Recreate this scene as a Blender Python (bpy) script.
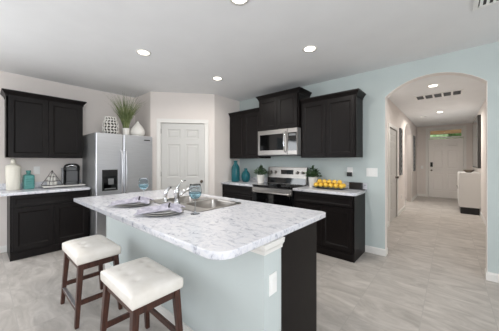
import bpy, bmesh, math, random
from mathutils import Vector, Matrix
random.seed(7)
PI = math.pi
S = bpy.context.scene
COL = S.collection
for o in list(bpy.data.objects): bpy.data.objects.remove(o)

# ------------------------------------------------------------------ camera, world, lights, exposure
H = 1.34
cam_d = bpy.data.cameras.new('camera'); cam = bpy.data.objects.new('camera', cam_d); COL.objects.link(cam)
cam.location = (0, 0, H); cam.rotation_euler = (PI/2, 0, math.radians(40.864))
cam_d.sensor_width = 36; cam_d.lens = 36*232.64/499; cam_d.shift_y = -4.1/499; cam_d.clip_start = .02
S.camera = cam
vs = S.view_settings
vs.view_transform = 'Standard'; vs.look = 'None'; vs.gamma = 1; vs.use_curve_mapping = False; vs.exposure = 0.0
S.display_settings.display_device = 'sRGB'
w = bpy.data.worlds.new('sky'); S.world = w; w.use_nodes = True
nt = w.node_tree; bg = nt.nodes['Background']
sky = nt.nodes.new('ShaderNodeTexSky'); sky.sky_type = 'HOSEK_WILKIE'; sky.turbidity = 4; sky.ground_albedo = .4
sky.sun_direction = Vector((-.5, -.5, .7)).normalized()
nt.links.new(sky.outputs[0], bg.inputs[0]); bg.inputs[1].default_value = 1.3

def area(name, loc, rot, sx, sy, power, color=(1, 1, 1), spread=180):
    d = bpy.data.lights.new(name, 'AREA'); d.shape = 'RECTANGLE'; d.size = sx; d.size_y = sy
    d.energy = power; d.color = color; d.spread = math.radians(spread)
    o = bpy.data.objects.new(name, d); COL.objects.link(o); o.location = loc; o.rotation_euler = rot
    return o
# daylight coming through the big openings of the room behind the camera
area('daylight_left', (-4.93, -1.75, 1.3), (0, -PI/2+.3, 0), 1.7, 1.5, 88, (.93, .965, 1))
area('daylight_rear', (-1.6, -4.14, 1.35), (PI/2+.2, 0, 0), 4.2, 2.2, 14, (.93, .965, 1))
area('daylight_right', (3.54, -1.2, 1.35), (0, PI/2+.12, 0), 2.1, 3.2, 166, (.92, .96, 1))
# added upward fill lamps behind the camera, standing in for bounced flash
area('bounce_fill', (.2, -1.6, 1.4), (PI, 0, 0), 2.6, 2.6, 34, (.97, .985, 1))
area('bounce_fill', (-3.4, -1.6, 1.5), (PI, 0, 0), 2, 2, 13, (.97, .985, 1))
area('hall_fill', (-.2, 7.0, 1.45), (PI, 0, 0), .8, 4.6, 3.5, (1, .985, .97))  # added unseen lamp aimed up to brighten the hall
area('side_room_daylight', (-3.05, 8.6, 1.4), (0, -PI/2, 0), 1.8, 2.2, 26, (1, .99, .97))

sd = bpy.data.lights.new('sun', 'SUN'); sd.energy = 3.5; sd.angle = .01; so = bpy.data.objects.new('sun', sd); COL.objects.link(so)
so.rotation_euler = (math.radians(28), 0, 0)   # high midday sun from behind the photographer
def s(r, g, b):
    f = lambda c: c/12.92 if c <= .04045 else ((c+.055)/1.055)**2.4
    return (f(r/255), f(g/255), f(b/255), 1)

# ------------------------------------------------------------------ materials
def mat(name, col, rough=.5, metal=0, **kw):
    m = bpy.data.materials.new(name); m.use_nodes = True
    b = m.node_tree.nodes['Principled BSDF']
    b.inputs['Base Color'].default_value = col; b.inputs['Roughness'].default_value = rough; b.inputs['Metallic'].default_value = metal
    for k, v in kw.items(): b.inputs[k.replace('_', ' ')].default_value = v
    return m
def nodes(m): return m.node_tree.nodes, m.node_tree.links, m.node_tree.nodes['Principled BSDF']
def noise_col(m, c0, c1, scale, stretch=(1, 1, 1), detail=4, lo=.35, hi=.65, bump=0, bscale=None):
    n, l, b = nodes(m)
    tc = n.new('ShaderNodeTexCoord'); mp = n.new('ShaderNodeMapping'); mp.inputs['Scale'].default_value = stretch
    l.new(tc.outputs['Object'], mp.inputs[0])
    t = n.new('ShaderNodeTexNoise'); t.inputs['Scale'].default_value = scale; t.inputs['Detail'].default_value = detail
    l.new(mp.outputs[0], t.inputs[0])
    r = n.new('ShaderNodeValToRGB'); r.color_ramp.elements[0].position = lo; r.color_ramp.elements[1].position = hi
    r.color_ramp.elements[0].color = c0; r.color_ramp.elements[1].color = c1
    l.new(t.outputs[0], r.inputs[0]); l.new(r.outputs[0], b.inputs['Base Color'])
    if bump:
        t2 = n.new('ShaderNodeTexNoise'); t2.inputs['Scale'].default_value = bscale or scale; l.new(mp.outputs[0], t2.inputs[0])
        bp = n.new('ShaderNodeBump'); bp.inputs['Strength'].default_value = bump; bp.inputs['Distance'].default_value = .004
        l.new(t2.outputs[0], bp.inputs['Height']); l.new(bp.outputs[0], b.inputs['Normal'])
    return m
M = {}
def wallmat(name, c, k=4):
    m = mat(name, c, .75); c2 = tuple(x*.975 for x in c[:3])+(1,)
    return noise_col(m, c2, c, 3, bump=.12, bscale=160)
M['greige'] = wallmat('greige_paint', s(229, 222, 217))
M['teal'] = wallmat('pale_blue_paint', s(195, 205, 204))
M['ceil'] = wallmat('ceiling_paint', s(237, 238, 239))
M['arch_lining'] = mat('arch_lining_lightened_greige', s(236, 231, 226), .7)
M['white'] = mat('white_trim_paint', s(232, 230, 226), .4)
M['door'] = mat('door_paint', s(206, 205, 202), .45)
M['espresso'] = noise_col(mat('espresso_wood', s(20, 17, 17), .42, 0, Specular_IOR_Level=.19), s(15, 12, 12), s(23, 18, 17), 6, (14, 14, 1.2), bump=.06, bscale=30)
M['island_panel'] = wallmat('island_pale_blue_paint', s(198, 206, 205))
M['stool_wood'] = noise_col(mat('walnut_stained_wood', s(66, 38, 28), .4), s(54, 30, 23), s(80, 47, 35), 8, (10, 10, 1.5))
M['leather'] = noise_col(mat('cream_leather', s(236, 230, 221), .5), s(230, 224, 215), s(240, 235, 228), 9, bump=.15, bscale=220)
M['steel'] = noise_col(mat('brushed_steel', s(214, 215, 219), .36, .95), s(204, 205, 209), s(220, 221, 225), 5, (1, 1, 90), lo=.3, hi=.7)
M['steel_warm'] = mat('range_steel', s(158, 154, 150), .34, .95)
M['steel_side'] = mat('grey_appliance_side', s(150, 150, 150), .45, .4)
M['sink'] = mat('sink_steel', s(168, 163, 158), .28, .95)
M['chrome'] = mat('chrome', s(225, 226, 228), .1, 1)
M['black'] = mat('black_plastic', s(22, 22, 23), .35)
M['black_glass'] = mat('black_glass', s(9, 9, 10), .06)
M['grey_plastic'] = mat('grey_plastic', s(120, 122, 124), .4)
M['dark_metal'] = mat('dark_metal', s(45, 42, 40), .4, .6)
M['wplastic'] = mat('white_plastic', s(238, 238, 236), .35)
M['ceramic'] = mat('white_ceramic', s(236, 233, 227), .25)
M['cream_ceramic'] = mat('cream_ceramic', s(233, 229, 216), .35)
M['teal_glass'] = mat('teal_glass', s(46, 122, 132), .1, 0, Transmission_Weight=.5, IOR=1.3)
M['teal_ceramic'] = mat('teal_ceramic', s(96, 158, 154), .3)
M['clear'] = mat('clear_glass', s(236, 243, 247), .03, 0, Transmission_Weight=1, IOR=1.12)
M['blue_glass'] = mat('blue_glass', s(204, 230, 238), .05, 0, Transmission_Weight=.92, IOR=1.15)
M['plate'] = mat('grey_stoneware', s(172, 168, 164), .3)
M['plate_light'] = mat('white_stoneware', s(214, 212, 210), .28)
M['napkin'] = noise_col(mat('lilac_napkin', s(178, 174, 187), .85), s(158, 155, 168), s(196, 192, 203), 30)
M['leaf'] = noise_col(mat('leaf_green', s(56, 84, 52), .5), s(38, 64, 38), s(84, 112, 72), 14)
M['grass'] = noise_col(mat('grass_green', s(104, 122, 72), .6), s(80, 100, 54), s(150, 158, 110), 12)
M['lemon'] = noise_col(mat('lemon_peel', s(245, 204, 80), .42), s(243, 192, 62), s(248, 214, 104), 8, bump=.2, bscale=120)
M['platter'] = mat('dark_green_platter', s(52, 56, 46), .3)
M['lattice_shade'] = mat('lattice_hole_shade', s(64, 60, 54), .8)
M['mirror'] = mat('mirror_glass', s(225, 228, 230), .03, 1)
M['mirror_frame'] = mat('grey_mirror_frame', s(70, 68, 66), .4, .3)
M['bronze'] = mat('bronze_metal', s(104, 94, 84), .45, .6)
M['nickel'] = mat('satin_nickel', s(150, 145, 138), .3, .9)
M['front_door'] = mat('front_door_lightened_paint', s(244, 240, 236), .45)  # door colour lightened to make up for the weak light at the hall end
M['console'] = mat('console_white_lacquer', s(226, 224, 221), .35)
M['porch_wood'] = noise_col(mat('porch_wood', s(170, 128, 84), .6), s(150, 108, 66), s(186, 146, 98), 3, (1, 12, 12))
M['foliage'] = noise_col(mat('garden_foliage', s(160, 195, 130), .7), s(120, 168, 92), s(220, 235, 180), 9)
M['cork'] = mat('bottle_stopper', s(150, 120, 84), .7)
lamp = mat('lamp_glow', (1, 1, 1, 1), .5); M['lamp'] = lamp
lb = lamp.node_tree.nodes['Principled BSDF']; lb.inputs['Emission Color'].default_value = (1, .9, .76, 1); lb.inputs['Emission Strength'].default_value = 7

# marble-look laminate
m = mat('marble_laminate', s(225, 224, 227), .22); n, l, b = nodes(m)
geo = n.new('ShaderNodeNewGeometry')
wv = n.new('ShaderNodeTexNoise'); wv.inputs['Scale'].default_value = 5; wv.inputs['Detail'].default_value = 5; l.new(geo.outputs['Position'], wv.inputs[0])
mx = n.new('ShaderNodeMix'); mx.data_type = 'VECTOR'; mx.inputs[0].default_value = .16
l.new(geo.outputs['Position'], mx.inputs[4]); l.new(wv.outputs[1], mx.inputs[5])
mp = n.new('ShaderNodeMapping'); mp.inputs['Scale'].default_value = (1, 2.4, 1.6); mp.inputs['Rotation'].default_value = (0, 0, -.2)
l.new(mx.outputs[1], mp.inputs[0])
t = n.new('ShaderNodeTexNoise'); t.inputs['Scale'].default_value = 19; t.inputs['Detail'].default_value = 8; t.inputs['Roughness'].default_value = .66; t.inputs['Distortion'].default_value = .7
l.new(mp.outputs[0], t.inputs[0])
r = n.new('ShaderNodeValToRGB'); cr = r.color_ramp
cr.elements[0].position = .30; cr.elements[0].color = s(136, 139, 150)
cr.elements[1].position = .53; cr.elements[1].color = s(222, 222, 227)
e = cr.elements.new(.39); e.color = s(186, 188, 197)
e = cr.elements.new(.45); e.color = s(211, 212, 219)
e = cr.elements.new(.72); e.color = s(226, 225, 225)
l.new(t.outputs[0], r.inputs[0]); l.new(r.outputs[0], b.inputs['Base Color'])
M['marble'] = m

# stone-look floor tile
m = mat('stone_tile', s(190, 186, 180), .5, 0, Specular_IOR_Level=.3); n, l, b = nodes(m)
geo = n.new('ShaderNodeNewGeometry')
mp = n.new('ShaderNodeMapping'); mp.inputs['Location'].default_value = (.19, -.2, 0); l.new(geo.outputs['Position'], mp.inputs[0])
br = n.new('ShaderNodeTexBrick'); br.offset = 0; br.inputs['Scale'].default_value = 1
br.inputs['Brick Width'].default_value = .475; br.inputs['Row Height'].default_value = .475; br.inputs['Mortar Size'].default_value = .003
br.inputs['Mortar Smooth'].default_value = .3; br.inputs['Bias'].default_value = 0
br.inputs['Color1'].default_value = (.25, .25, .25, 1); br.inputs['Color2'].default_value = (.75, .75, .75, 1)
l.new(mp.outputs[0], br.inputs[0])
add = n.new('ShaderNodeVectorMath'); add.operation = 'MULTIPLY_ADD'; l.new(br.outputs['Color'], add.inputs[0]); add.inputs[1].default_value = (9, 5, 3)
l.new(geo.outputs['Position'], add.inputs[2])
mp2 = n.new('ShaderNodeMapping'); mp2.inputs['Rotation'].default_value = (0, 0, .75); mp2.inputs['Scale'].default_value = (1, 2.5, 1); l.new(add.outputs[0], mp2.inputs[0])
t = n.new('ShaderNodeTexNoise'); t.inputs['Scale'].default_value = 2.4; t.inputs['Detail'].default_value = 8; t.inputs['Roughness'].default_value = .62; t.inputs['Distortion'].default_value = 1.3
l.new(mp2.outputs[0], t.inputs[0])
r = n.new('ShaderNodeValToRGB'); cr = r.color_ramp
cr.elements[0].position = .28; cr.elements[0].color = s(160, 154, 148)
cr.elements[1].position = .70; cr.elements[1].color = s(202, 196, 190)
e = cr.elements.new(.5); e.color = s(183, 177, 171)
l.new(t.outputs[0], r.inputs[0])
mc = n.new('ShaderNodeMix'); mc.data_type = 'RGBA'; l.new(br.outputs['Fac'], mc.inputs[0]); l.new(r.outputs[0], mc.inputs[6]); mc.inputs[7].default_value = s(172, 167, 162)
l.new(mc.outputs[2], b.inputs['Base Color'])
M['floor'] = m

# ------------------------------------------------------------------ helpers
def obj(name, bm, m, parent=None, smooth=False, bevel=0, kind=None):
    me = bpy.data.meshes.new(name)
    if isinstance(bm, bmesh.types.BMesh):
        bmesh.ops.recalc_face_normals(bm, faces=bm.faces[:])
        bm.to_mesh(me); bm.free()
    else: me = bm; me.name = name
    o = bpy.data.objects.new(name, me); COL.objects.link(o)
    me.materials.clear(); me.materials.append(M[m])
    if smooth:
        for p in me.polygons: p.use_smooth = True
    if bevel:
        b = o.modifiers.new('bevel', 'BEVEL'); b.width = bevel; b.segments = 2; b.limit_method = 'ANGLE'; b.angle_limit = math.radians(40)
    if parent: o.parent = parent
    if kind: o['kind'] = kind
    return o
def tag(o, label, cat, group=None):
    o['label'] = label; o['category'] = cat
    if group: o['group'] = group
    return o
def thing(name, label, cat, loc=(0, 0, 0), rz=0, group=None):
    o = bpy.data.objects.new(name, None); COL.objects.link(o); o.empty_display_size = .1
    o.location = loc; o.rotation_euler = (0, 0, rz)
    return tag(o, label, cat, group)
def struct(name, bm, m, parent=None, **k):
    return obj(name, bm, m, parent, kind=None if parent else 'structure', **k)
def dup(root, loc, rz, label, group=None):
    r = root.copy(); COL.objects.link(r); r.location = loc; r.rotation_euler = (0, 0, rz); r['label'] = label
    if group: r['group'] = group
    for ch in list(root.children):
        c = ch.copy(); COL.objects.link(c); c.parent = r
        for g in ch.children:
            d = g.copy(); COL.objects.link(d); d.parent = c
    return r
def BM(): return bmesh.new()
def box(bm, x0, x1, y0, y1, z0, z1):
    v = [bm.verts.new(p) for p in ((x0,y0,z0),(x1,y0,z0),(x1,y1,z0),(x0,y1,z0),(x0,y0,z1),(x1,y0,z1),(x1,y1,z1),(x0,y1,z1))]
    for f in ((0,3,2,1),(4,5,6,7),(0,1,5,4),(1,2,6,5),(2,3,7,6),(3,0,4,7)): bm.faces.new([v[i] for i in f])
    return bm
def bx(*a): return box(BM(), *a)
def loft(bm, rings, cap=True):
    R = [[bm.verts.new(p) for p in r] for r in rings]
    n = len(R[0])
    for a, b in zip(R, R[1:]):
        for i in range(n): bm.faces.new((a[i], a[(i+1)%n], b[(i+1)%n], b[i]))
    if cap: bm.faces.new(R[0][::-1]); bm.faces.new(R[-1])
    return bm
def lathe(bm, prof, n=24, c=(0, 0, 0), cap=True):
    rings = [[(c[0]+r*math.cos(2*PI*i/n), c[1]+r*math.sin(2*PI*i/n), c[2]+z) for i in range(n)] for r, z in prof]
    return loft(bm, rings, cap)
def tube(bm, pts, rad, n=8, cap=True):
    pts = [Vector(p) for p in pts]; rings = []
    up = Vector((0, 0, 1)); prev = None
    for i, p in enumerate(pts):
        d = (pts[min(i+1, len(pts)-1)]-pts[max(i-1, 0)]).normalized()
        if prev is None:
            a = d.cross(up if abs(d.z) < .95 else Vector((1, 0, 0))).normalized()
        else: a = (prev-d*prev.dot(d)).normalized()
        prev = a; b_ = d.cross(a); rr = rad[i] if isinstance(rad, (list, tuple)) else rad
        rings.append([p+a*rr*math.cos(2*PI*k/n)+b_*rr*math.sin(2*PI*k/n) for k in range(n)])
    return loft(bm, rings, cap)
def prism(bm, b4, t4):  # bottom quad, top quad
    return loft(bm, [b4, t4])
def slab(outline, holes=(), thick=.1, bevel=0):
    """closed outline with holes in a plane (x,y), thickness along z from -thick to 0, as a mesh"""
    cu = bpy.data.curves.new('c', 'CURVE'); cu.dimensions = '2D'; cu.fill_mode = 'BOTH'; cu.extrude = thick/2-bevel; cu.bevel_depth = bevel; cu.bevel_resolution = 2
    if bevel: cu.offset = -bevel
    for pl in [outline]+list(holes):
        sp = cu.splines.new('POLY'); sp.points.add(len(pl)-1); sp.use_cyclic_u = True
        for p, q in zip(sp.points, pl): p.co = (q[0], q[1], 0, 1)
    o = bpy.data.objects.new('c', cu); COL.objects.link(o)
    dg = bpy.context.evaluated_depsgraph_get(); me = bpy.data.meshes.new_from_object(o.evaluated_get(dg))
    bpy.data.objects.remove(o)
    me.transform(Matrix.Translation((0, 0, -thick/2)))
    return me
# wall frames: plane coords (u along wall, v up, w out of the wall towards the room)
def frame(origin, udir):
    u = Vector((udir[0], udir[1], 0)).normalized(); v = Vector((0, 0, 1)); ww = u.cross(v)
    return Matrix(((u.x, v.x, ww.x, origin[0]), (u.y, v.y, ww.y, origin[1]), (u.z, v.z, ww.z, 0), (0, 0, 0, 1)))
def wall(name, origin, udir, outline, m, holes=(), thick=.12):
    me = slab(outline, holes, thick); me.transform(frame(origin, udir))
    return struct(name, me, m)
def rect(x0, x1, y0, y1): return [(x0, y0), (x1, y0), (x1, y1), (x0, y1)]
def rrect(x0, x1, y0, y1, r, n=8, corners=(1, 1, 1, 1)):
    P = []
    for k, (cx, cy) in enumerate(((x0, y0), (x1, y0), (x1, y1), (x0, y1))):
        if not corners[k]: P.append((cx, cy)); continue
        ox = cx+(r if cx == x0 else -r); oy = cy+(r if cy == y0 else -r)
        for i in range(n+1):
            a = PI+k*PI/2+i/n*PI/2; P.append((ox+r*math.cos(a), oy+r*math.sin(a)))
    return P
def arch(x0, x1, spring, top, n=24):
    c = (x0+x1)/2; hw = (x1-x0)/2; rise = top-spring; R = (hw*hw+rise*rise)/(2*rise); a0 = math.asin(min(1, hw/R))
    if rise >= hw: a0 = PI/2; R = hw; spring = top-hw
    return [(c+R*math.sin(a0-2*a0*i/n), top-R+R*math.cos(a0-2*a0*i/n)) for i in range(n+1)]

def recess(bm, x0, x1, z0, z1, yf, ins, dep, raised=0):
    """front face at yf (facing -y) with recessed field; returns nothing. the field edge is bevelled."""
    def ring(i, y): return [bm.verts.new(p) for p in ((x0+i, y, z0+i), (x1-i, y, z0+i), (x1-i, y, z1-i), (x0+i, y, z1-i))]
    rr = [ring(0, yf), ring(ins, yf), ring(ins+.006, yf+dep*.5), ring(ins+.016, yf+dep)]
    if raised: rr += [ring(ins+.03, yf+dep), ring(ins+.05, yf+dep*.2)]
    for a, b_ in zip(rr, rr[1:]):
        for i in range(4): bm.faces.new((a[i], a[(i+1)%4], b_[(i+1)%4], b_[i]))
    bm.faces.new(rr[-1]); return rr[0]
def panel_door(bm, x0, x1, z0, z1, yf, t=.02, ins=.06, dep=.009):
    f = recess(bm, x0, x1, z0, z1, yf, ins, dep)
    bk = [bm.verts.new((v.co.x, yf+t, v.co.z)) for v in f]
    for i in range(4): bm.faces.new((f[i], bk[i], bk[(i+1)%4], f[(i+1)%4]))
    bm.faces.new(bk[::-1]); return bm
def six_panel(bm, w, h, t=.04):
    """six panel interior door, x 0..w, z 0..h, front at y=0 facing -y"""
    st = w*.135; mid = w*.12; pw = (w-2*st-mid)/2
    xs = [(st, st+pw), (st+pw+mid, w-st)]
    zs = [(h*.115, h*.415), (h*.495, h*.805), (h*.86, h*.945)]
    xe = [0, st, st+pw, st+pw+mid, w-st, w]; ze = [0, zs[0][0], zs[0][1], zs[1][0], zs[1][1], zs[2][0], zs[2][1], h]
    for i in range(5):
        for j in range(7):
            if i in (1, 3) and j in (1, 3, 5): recess(bm, xe[i], xe[i+1], ze[j], ze[j+1], 0, .0, .009, 1)
            else:
                v = [bm.verts.new(p) for p in ((xe[i], 0, ze[j]), (xe[i+1], 0, ze[j]), (xe[i+1], 0, ze[j+1]), (xe[i], 0, ze[j+1]))]; bm.faces.new(v)
    bmesh.ops.remove_doubles(bm, verts=bm.verts[:], dist=1e-5)
    v = [bm.verts.new(p) for p in ((0, t, 0), (w, t, 0), (w, t, h), (0, t, h))]; bm.faces.new(v[::-1])
    for a, b_ in (((0,0,0),(w,0,0)), ((w,0,0),(w,0,h)), ((w,0,h),(0,0,h)), ((0,0,h),(0,0,0))):
        q = [bm.verts.new(p) for p in (a, b_, (b_[0], t, b_[2]), (a[0], t, a[2]))]; bm.faces.new(q)
    return bm

# ------------------------------------------------------------------ room shell
HC = 2.667; XL = -4.987; YR = 3.747; XE = 3.6; YB = -4.2
HALL_L, HALL_R, HALL_E = -.99, .56, 11.05
PA, PB = (-4.311, 2.11), (-3.53, 3.023)
struct('floor', bx(XL-.12, XE+.12, YB-.12, HALL_E+.12, -.1, 0), 'floor')
struct('ceiling', bx(XL-.12, XE+.12, YB-.12, HALL_E+.12, HC, HC+.1), 'ceil')
# left wall (faces +x): u runs along +y -> w = u x v = (1,0,0)
wall('wall_left', (XL, 0), (0, 1), rect(YB, YR, 0, HC), 'greige', [rect(-2.8, -.7, .12, 2.25)])
# rear wall (faces +y): u along -x
wall('wall_rear', (0, YB), (-1, 0), rect(-XE, -XL, 0, HC), 'greige', [rect(-.6, 3.8, .15, 2.5)])
# right wall (faces -x): u along -y
wall('wall_right', (XE, 0), (0, -1), rect(-YR, -YB, 0, HC), 'greige', [rect(-.5, 2.9, .15, 2.45)])
# range wall with the arched opening (faces -y): u along +x
AX0, AX1 = -.704, .314
out = [(XL, 0), (AX0, 0)]+arch(AX0, AX1, 2.25, 2.455)[::-1]+[(AX1, 0), (XE, 0), (XE, HC), (XL, HC)]
wall('wall_range', (0, YR), (1, 0), out, 'teal', thick=.12)
# corner pantry
wall('wall_pantry_left', (0, PA[1]), (1, 0), rect(XL, PA[0]+.0, 0, HC), 'greige', thick=.1)
wall('wall_pantry_right', (PB[0], 0), (0, 1), rect(PB[1], YR, 0, HC), 'greige', thick=.1)
PD = (PB[0]-PA[0], PB[1]-PA[1]); PW = math.hypot(*PD); PU = (PD[0]/PW, PD[1]/PW); DX0, DX1, DH = .188, 1.008, 2.08
wall('wall_pantry', PA, PU, [(0, 0), (DX0, 0), (DX0, DH), (DX1, DH), (DX1, 0), (PW, 0), (PW, HC), (0, HC)], 'greige', thick=.1)
# hall
HY0 = YR+.12
hall_out = [(HY0, 0), (5.66, 0), (5.66, 2.08), (6.60, 2.08), (6.60, 0), (7.85, 0)]+arch(7.85, 9.35, 2.2, 2.5)[::-1]+[(9.35, 0), (HALL_E, 0), (HALL_E, HC), (HY0, HC)]
wall('wall_hall_left', (HALL_L, 0), (0, 1), hall_out, 'greige', thick=.12)
wall('wall_hall_right', (HALL_R, 0), (0, -1), rect(-HALL_E, -HY0, 0, HC), 'greige', thick=.12)
FX0, FX1 = -.640, .335
wall('wall_hall_end', (0, HALL_E), (1, 0), [(HALL_L-.12, 0), (FX0, 0), (FX0, 2.52), (FX1, 2.52), (FX1, 0), (HALL_R+.12, 0), (HALL_R+.12, HC), (HALL_L-.12, HC)], 'greige', thick=.14)
# room seen through the hall's own arch and behind the hall door
b = BM(); box(b, -3.2, -3.1, 7.2, 10, 0, HC); box(b, -3.2, -1.11, 7.1, 7.2, 0, HC); box(b, -3.2, -1.11, 10, 10.1, 0, HC)
struct('wall_side_room', b, 'greige')

# baseboards
def bb(name, segs):
    b = BM()
    for (x0, y0, x1, y1) in segs:
        d = Vector((x1-x0, y1-y0, 0)).normalized(); nn = d.cross(Vector((0, 0, 1)))
        prof = [(0, 0), (.014, 0), (.014, .075), (.008, .092), (0, .096)]
        loft(b, [[Vector((x, y, 0))+nn*p[0]+Vector((0, 0, p[1])) for p in prof] for x, y in ((x0, y0), (x1, y1))])
    return struct(name, b, 'white')
bb('baseboard_range', [(-.962, YR, AX0, YR), (AX1, YR, XE, YR)])
bb('baseboard_left', [(XL, YB, XL, .255)])
bb('baseboard_arch', [(AX0, YR-.014, AX0, YR+.12), (AX1, YR+.12, AX1, YR-.014)])
bb('baseboard_pantry', [(PA[0], PA[1], PA[0]+.1*PU[0], PA[1]+.1*PU[1]), (PB[0]-.105*PU[0], PB[1]-.105*PU[1], PB[0], PB[1])])
bb('baseboard_hall_left', [(HALL_L, HY0, HALL_L, 5.58), (HALL_L, 6.68, HALL_L, 7.85), (HALL_L, 9.35, HALL_L, HALL_E)])
bb('baseboard_hall_right', [(HALL_R, HALL_E, HALL_R, HY0)])
bb('baseboard_hall_end', [(HALL_L, HALL_E, FX0-.08, HALL_E), (FX1+.08, HALL_E, HALL_R, HALL_E)])

# added greige lining of the arch, colour lightened to brighten the dark reveal
ap = [(AX0, 0)]+arch(AX0, AX1, 2.25, 2.455)[::-1]+[(AX1, 0)]
if ap[1][0] > ap[-2][0]: ap = [ap[0]]+ap[1:-1][::-1]+[ap[-1]]
b = BM(); cx_ = (AX0+AX1)/2
inn = [(x+(.004 if x < cx_ else -.004) if z < 2.26 else x+(cx_-x)*.006, z-(.004 if z > 2.2 else 0)) for x, z in ap]
f0 = [b.verts.new((x, YR-.001, z)) for x, z in ap]; f1 = [b.verts.new((x, YR-.001, z)) for x, z in inn]
k0 = [b.verts.new((x, YR+.121, z)) for x, z in ap]; k1 = [b.verts.new((x, YR+.121, z)) for x, z in inn]
for i in range(len(ap)-1):
    b.faces.new((f0[i], f0[i+1], f1[i+1], f1[i])); b.faces.new((f1[i], f1[i+1], k1[i+1], k1[i])); b.faces.new((k1[i], k1[i+1], k0[i+1], k0[i]))
struct('trim_4', b, 'arch_lining')
def casing(name, origin, udir, x0, x1, top, wd=.075, t=.018):
    b = BM()
    for i, (a, c) in enumerate(((x0-wd, x0), (x1, x1+wd))): box(b, a, c, -t, 0, 0, top)
    box(b, x0-wd, x1+wd, -t, 0, top, top+wd)
    box(b, x0-.012, x0, 0, .09, 0, top); box(b, x1, x1+.012, 0, .09, 0, top); box(b, x0-.012, x1+.012, 0, .09, top, top+.012)
    u = Vector((udir[0], udir[1], 0)).normalized()
    b.transform(Matrix.Translation((origin[0], origin[1], 0)) @ Matrix.Rotation(math.atan2(u.y, u.x), 4, 'Z'))
    return struct(name, b, 'white', bevel=.004)
def knob_bm(c, n=(0, -1, 0)):
    b = BM(); lathe(b, [(.028, 0), (.028, .006), (.010, .010), (.010, .03), (.024, .038), (.028, .05), (.022, .062), (.006, .066)], 16)
    q = Vector(n).to_track_quat('Z', 'Y').to_matrix().to_4x4(); b.transform(Matrix.Translation(c) @ q); return b
def door(name, origin, udir, x0, w_, h_, setback, knob_x, knob_z, hinges=None, km='nickel'):
    ang = math.atan2(udir[1], udir[0])
    b = six_panel(BM(), w_, h_)
    mtx = Matrix.Translation((origin[0], origin[1], 0)) @ Matrix.Rotation(ang, 4, 'Z') @ Matrix.Translation((x0, setback, .008))
    o = struct(name, b, 'door'); o.matrix_world = mtx
    obj('door_knob', knob_bm((knob_x, 0, knob_z)), km, o, smooth=True)
    for hz in (hinges or ()):
        hb = BM(); lathe(hb, [(.007, -.045), (.007, .045)], 8, (-.002 if knob_x > w_/2 else w_+.002, -.006, hz)); obj('door_hinge', hb, 'nickel', o)
    return o
casing('trim_1', PA, PU, DX0, DX1, DH)
door('door_1', PA, PU, DX0+.004, DX1-DX0-.008, DH-.014, .006, .757, .94, (.25, 1.09, 1.91), 'bronze')
casing('trim_2', (HALL_L, 0), (0, 1), 5.66, 6.60, 2.08)
# the hall door sits in the left hall wall, facing +x
door('door_2', (HALL_L, 0), (0, 1), 5.664, .932, 2.06, .012, .86, .95, (.25, 1.05, 1.85), 'bronze')
casing('trim_3', (0, HALL_E), (1, 0), FX0, FX1, 2.52)
def paint_front(o): o.data.materials.clear(); o.data.materials.append(M['front_door']); return o
fd = paint_front(door('door_3', (0, HALL_E), (1, 0), FX0+.004, FX1-FX0-.008, 2.16, .03, .09, 1.0, None, 'bronze'))
kb = BM(); box(kb, .055, .125, -.03, 0, 1.13, 1.30); obj('keypad_lock', kb, 'black', fd, bevel=.008)
# transom above the front door
b = BM(); box(b, FX0, FX1, .02, .08, 2.19, 2.24); box(b, FX0, FX1, .02, .08, 2.48, 2.52); box(b, FX0, FX0+.05, .02, .08, 2.24, 2.48); box(b, FX1-.05, FX1, .02, .08, 2.24, 2.48)
b.transform(Matrix.Translation((0, HALL_E, 0))); wn = struct('window_1', b, 'white', bevel=.003)
obj('pane', bx(FX0+.05, FX1-.05, HALL_E+.045, HALL_E+.049, 2.24, 2.48), 'clear', wn)
# porch outside
pb = BM(); box(pb, -1.4, 1.1, HALL_E+.9, HALL_E+1.1, 2.43, 2.9)
tag(obj('porch_beam', pb, 'porch_wood'), 'brown porch beam seen through the glass above the front door', 'beam')
fb = BM()
for k in range(90):
    r_ = random.uniform(.25, .6)
    c = Vector((random.uniform(-3, 2.2), 17+random.uniform(-.8, .8), random.uniform(.3, 3.3)))
    mt = Matrix.Translation(c) @ Matrix.Rotation(random.random()*6, 4, 'Z') @ Matrix.Scale(random.uniform(.7, 1.1), 4, (0, 0, 1))
    bmesh.ops.create_icosphere(fb, subdivisions=2, radius=r_, matrix=mt)
for v in fb.verts: v.co += Vector((random.uniform(-.09, .09), random.uniform(-.09, .09), random.uniform(-.09, .09)))
tag(obj('garden_hedge', fb, 'foliage'), 'sunlit green garden foliage seen through the glass above the front door', 'hedge')

# ------------------------------------------------------------------ cabinets  (local frame: x along the run, front towards -y, back at y=0)
def crown(parent, w_, d, z, h=.055, o=.045, l=1, r=1, m='espresso'):
    rings = []
    for k, (e, zz) in enumerate(((.0, -.03), (.008, -.03), (.008, -.012), (.02, .008), (o-.006, h-.02), (o, h-.018), (o, h))):
        rings.append([(-e*l, -d-e, z+zz), (w_+e*r, -d-e, z+zz), (w_+e*r, 0, z+zz), (-e*l, 0, z+zz)])
    return obj('crown_molding', loft(BM(), rings), m, parent)
def upper(label, loc, rz, w_, d, z0, z1, l=1, r=1, group=None):
    t = thing('wall_cabinet', label, 'cabinet', loc, rz, group)
    b = bx(0, w_, -d+.02, 0, z0, z1); box(b, 0, .018, -d+.02, -d+.0205, z0, z1)
    obj('cabinet_body', b, 'espresso', t, bevel=.002)
    g = .018; mid = w_/2
    for x0, x1 in ((g, mid-.003), (mid+.003, w_-g)):
        obj('door', panel_door(BM(), x0, x1, z0+g*.6, z1-g*1.2, -d, .0195, .058), 'espresso', t)
    crown(t, w_, d-.02, z1, l=l, r=r)
    return t
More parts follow.
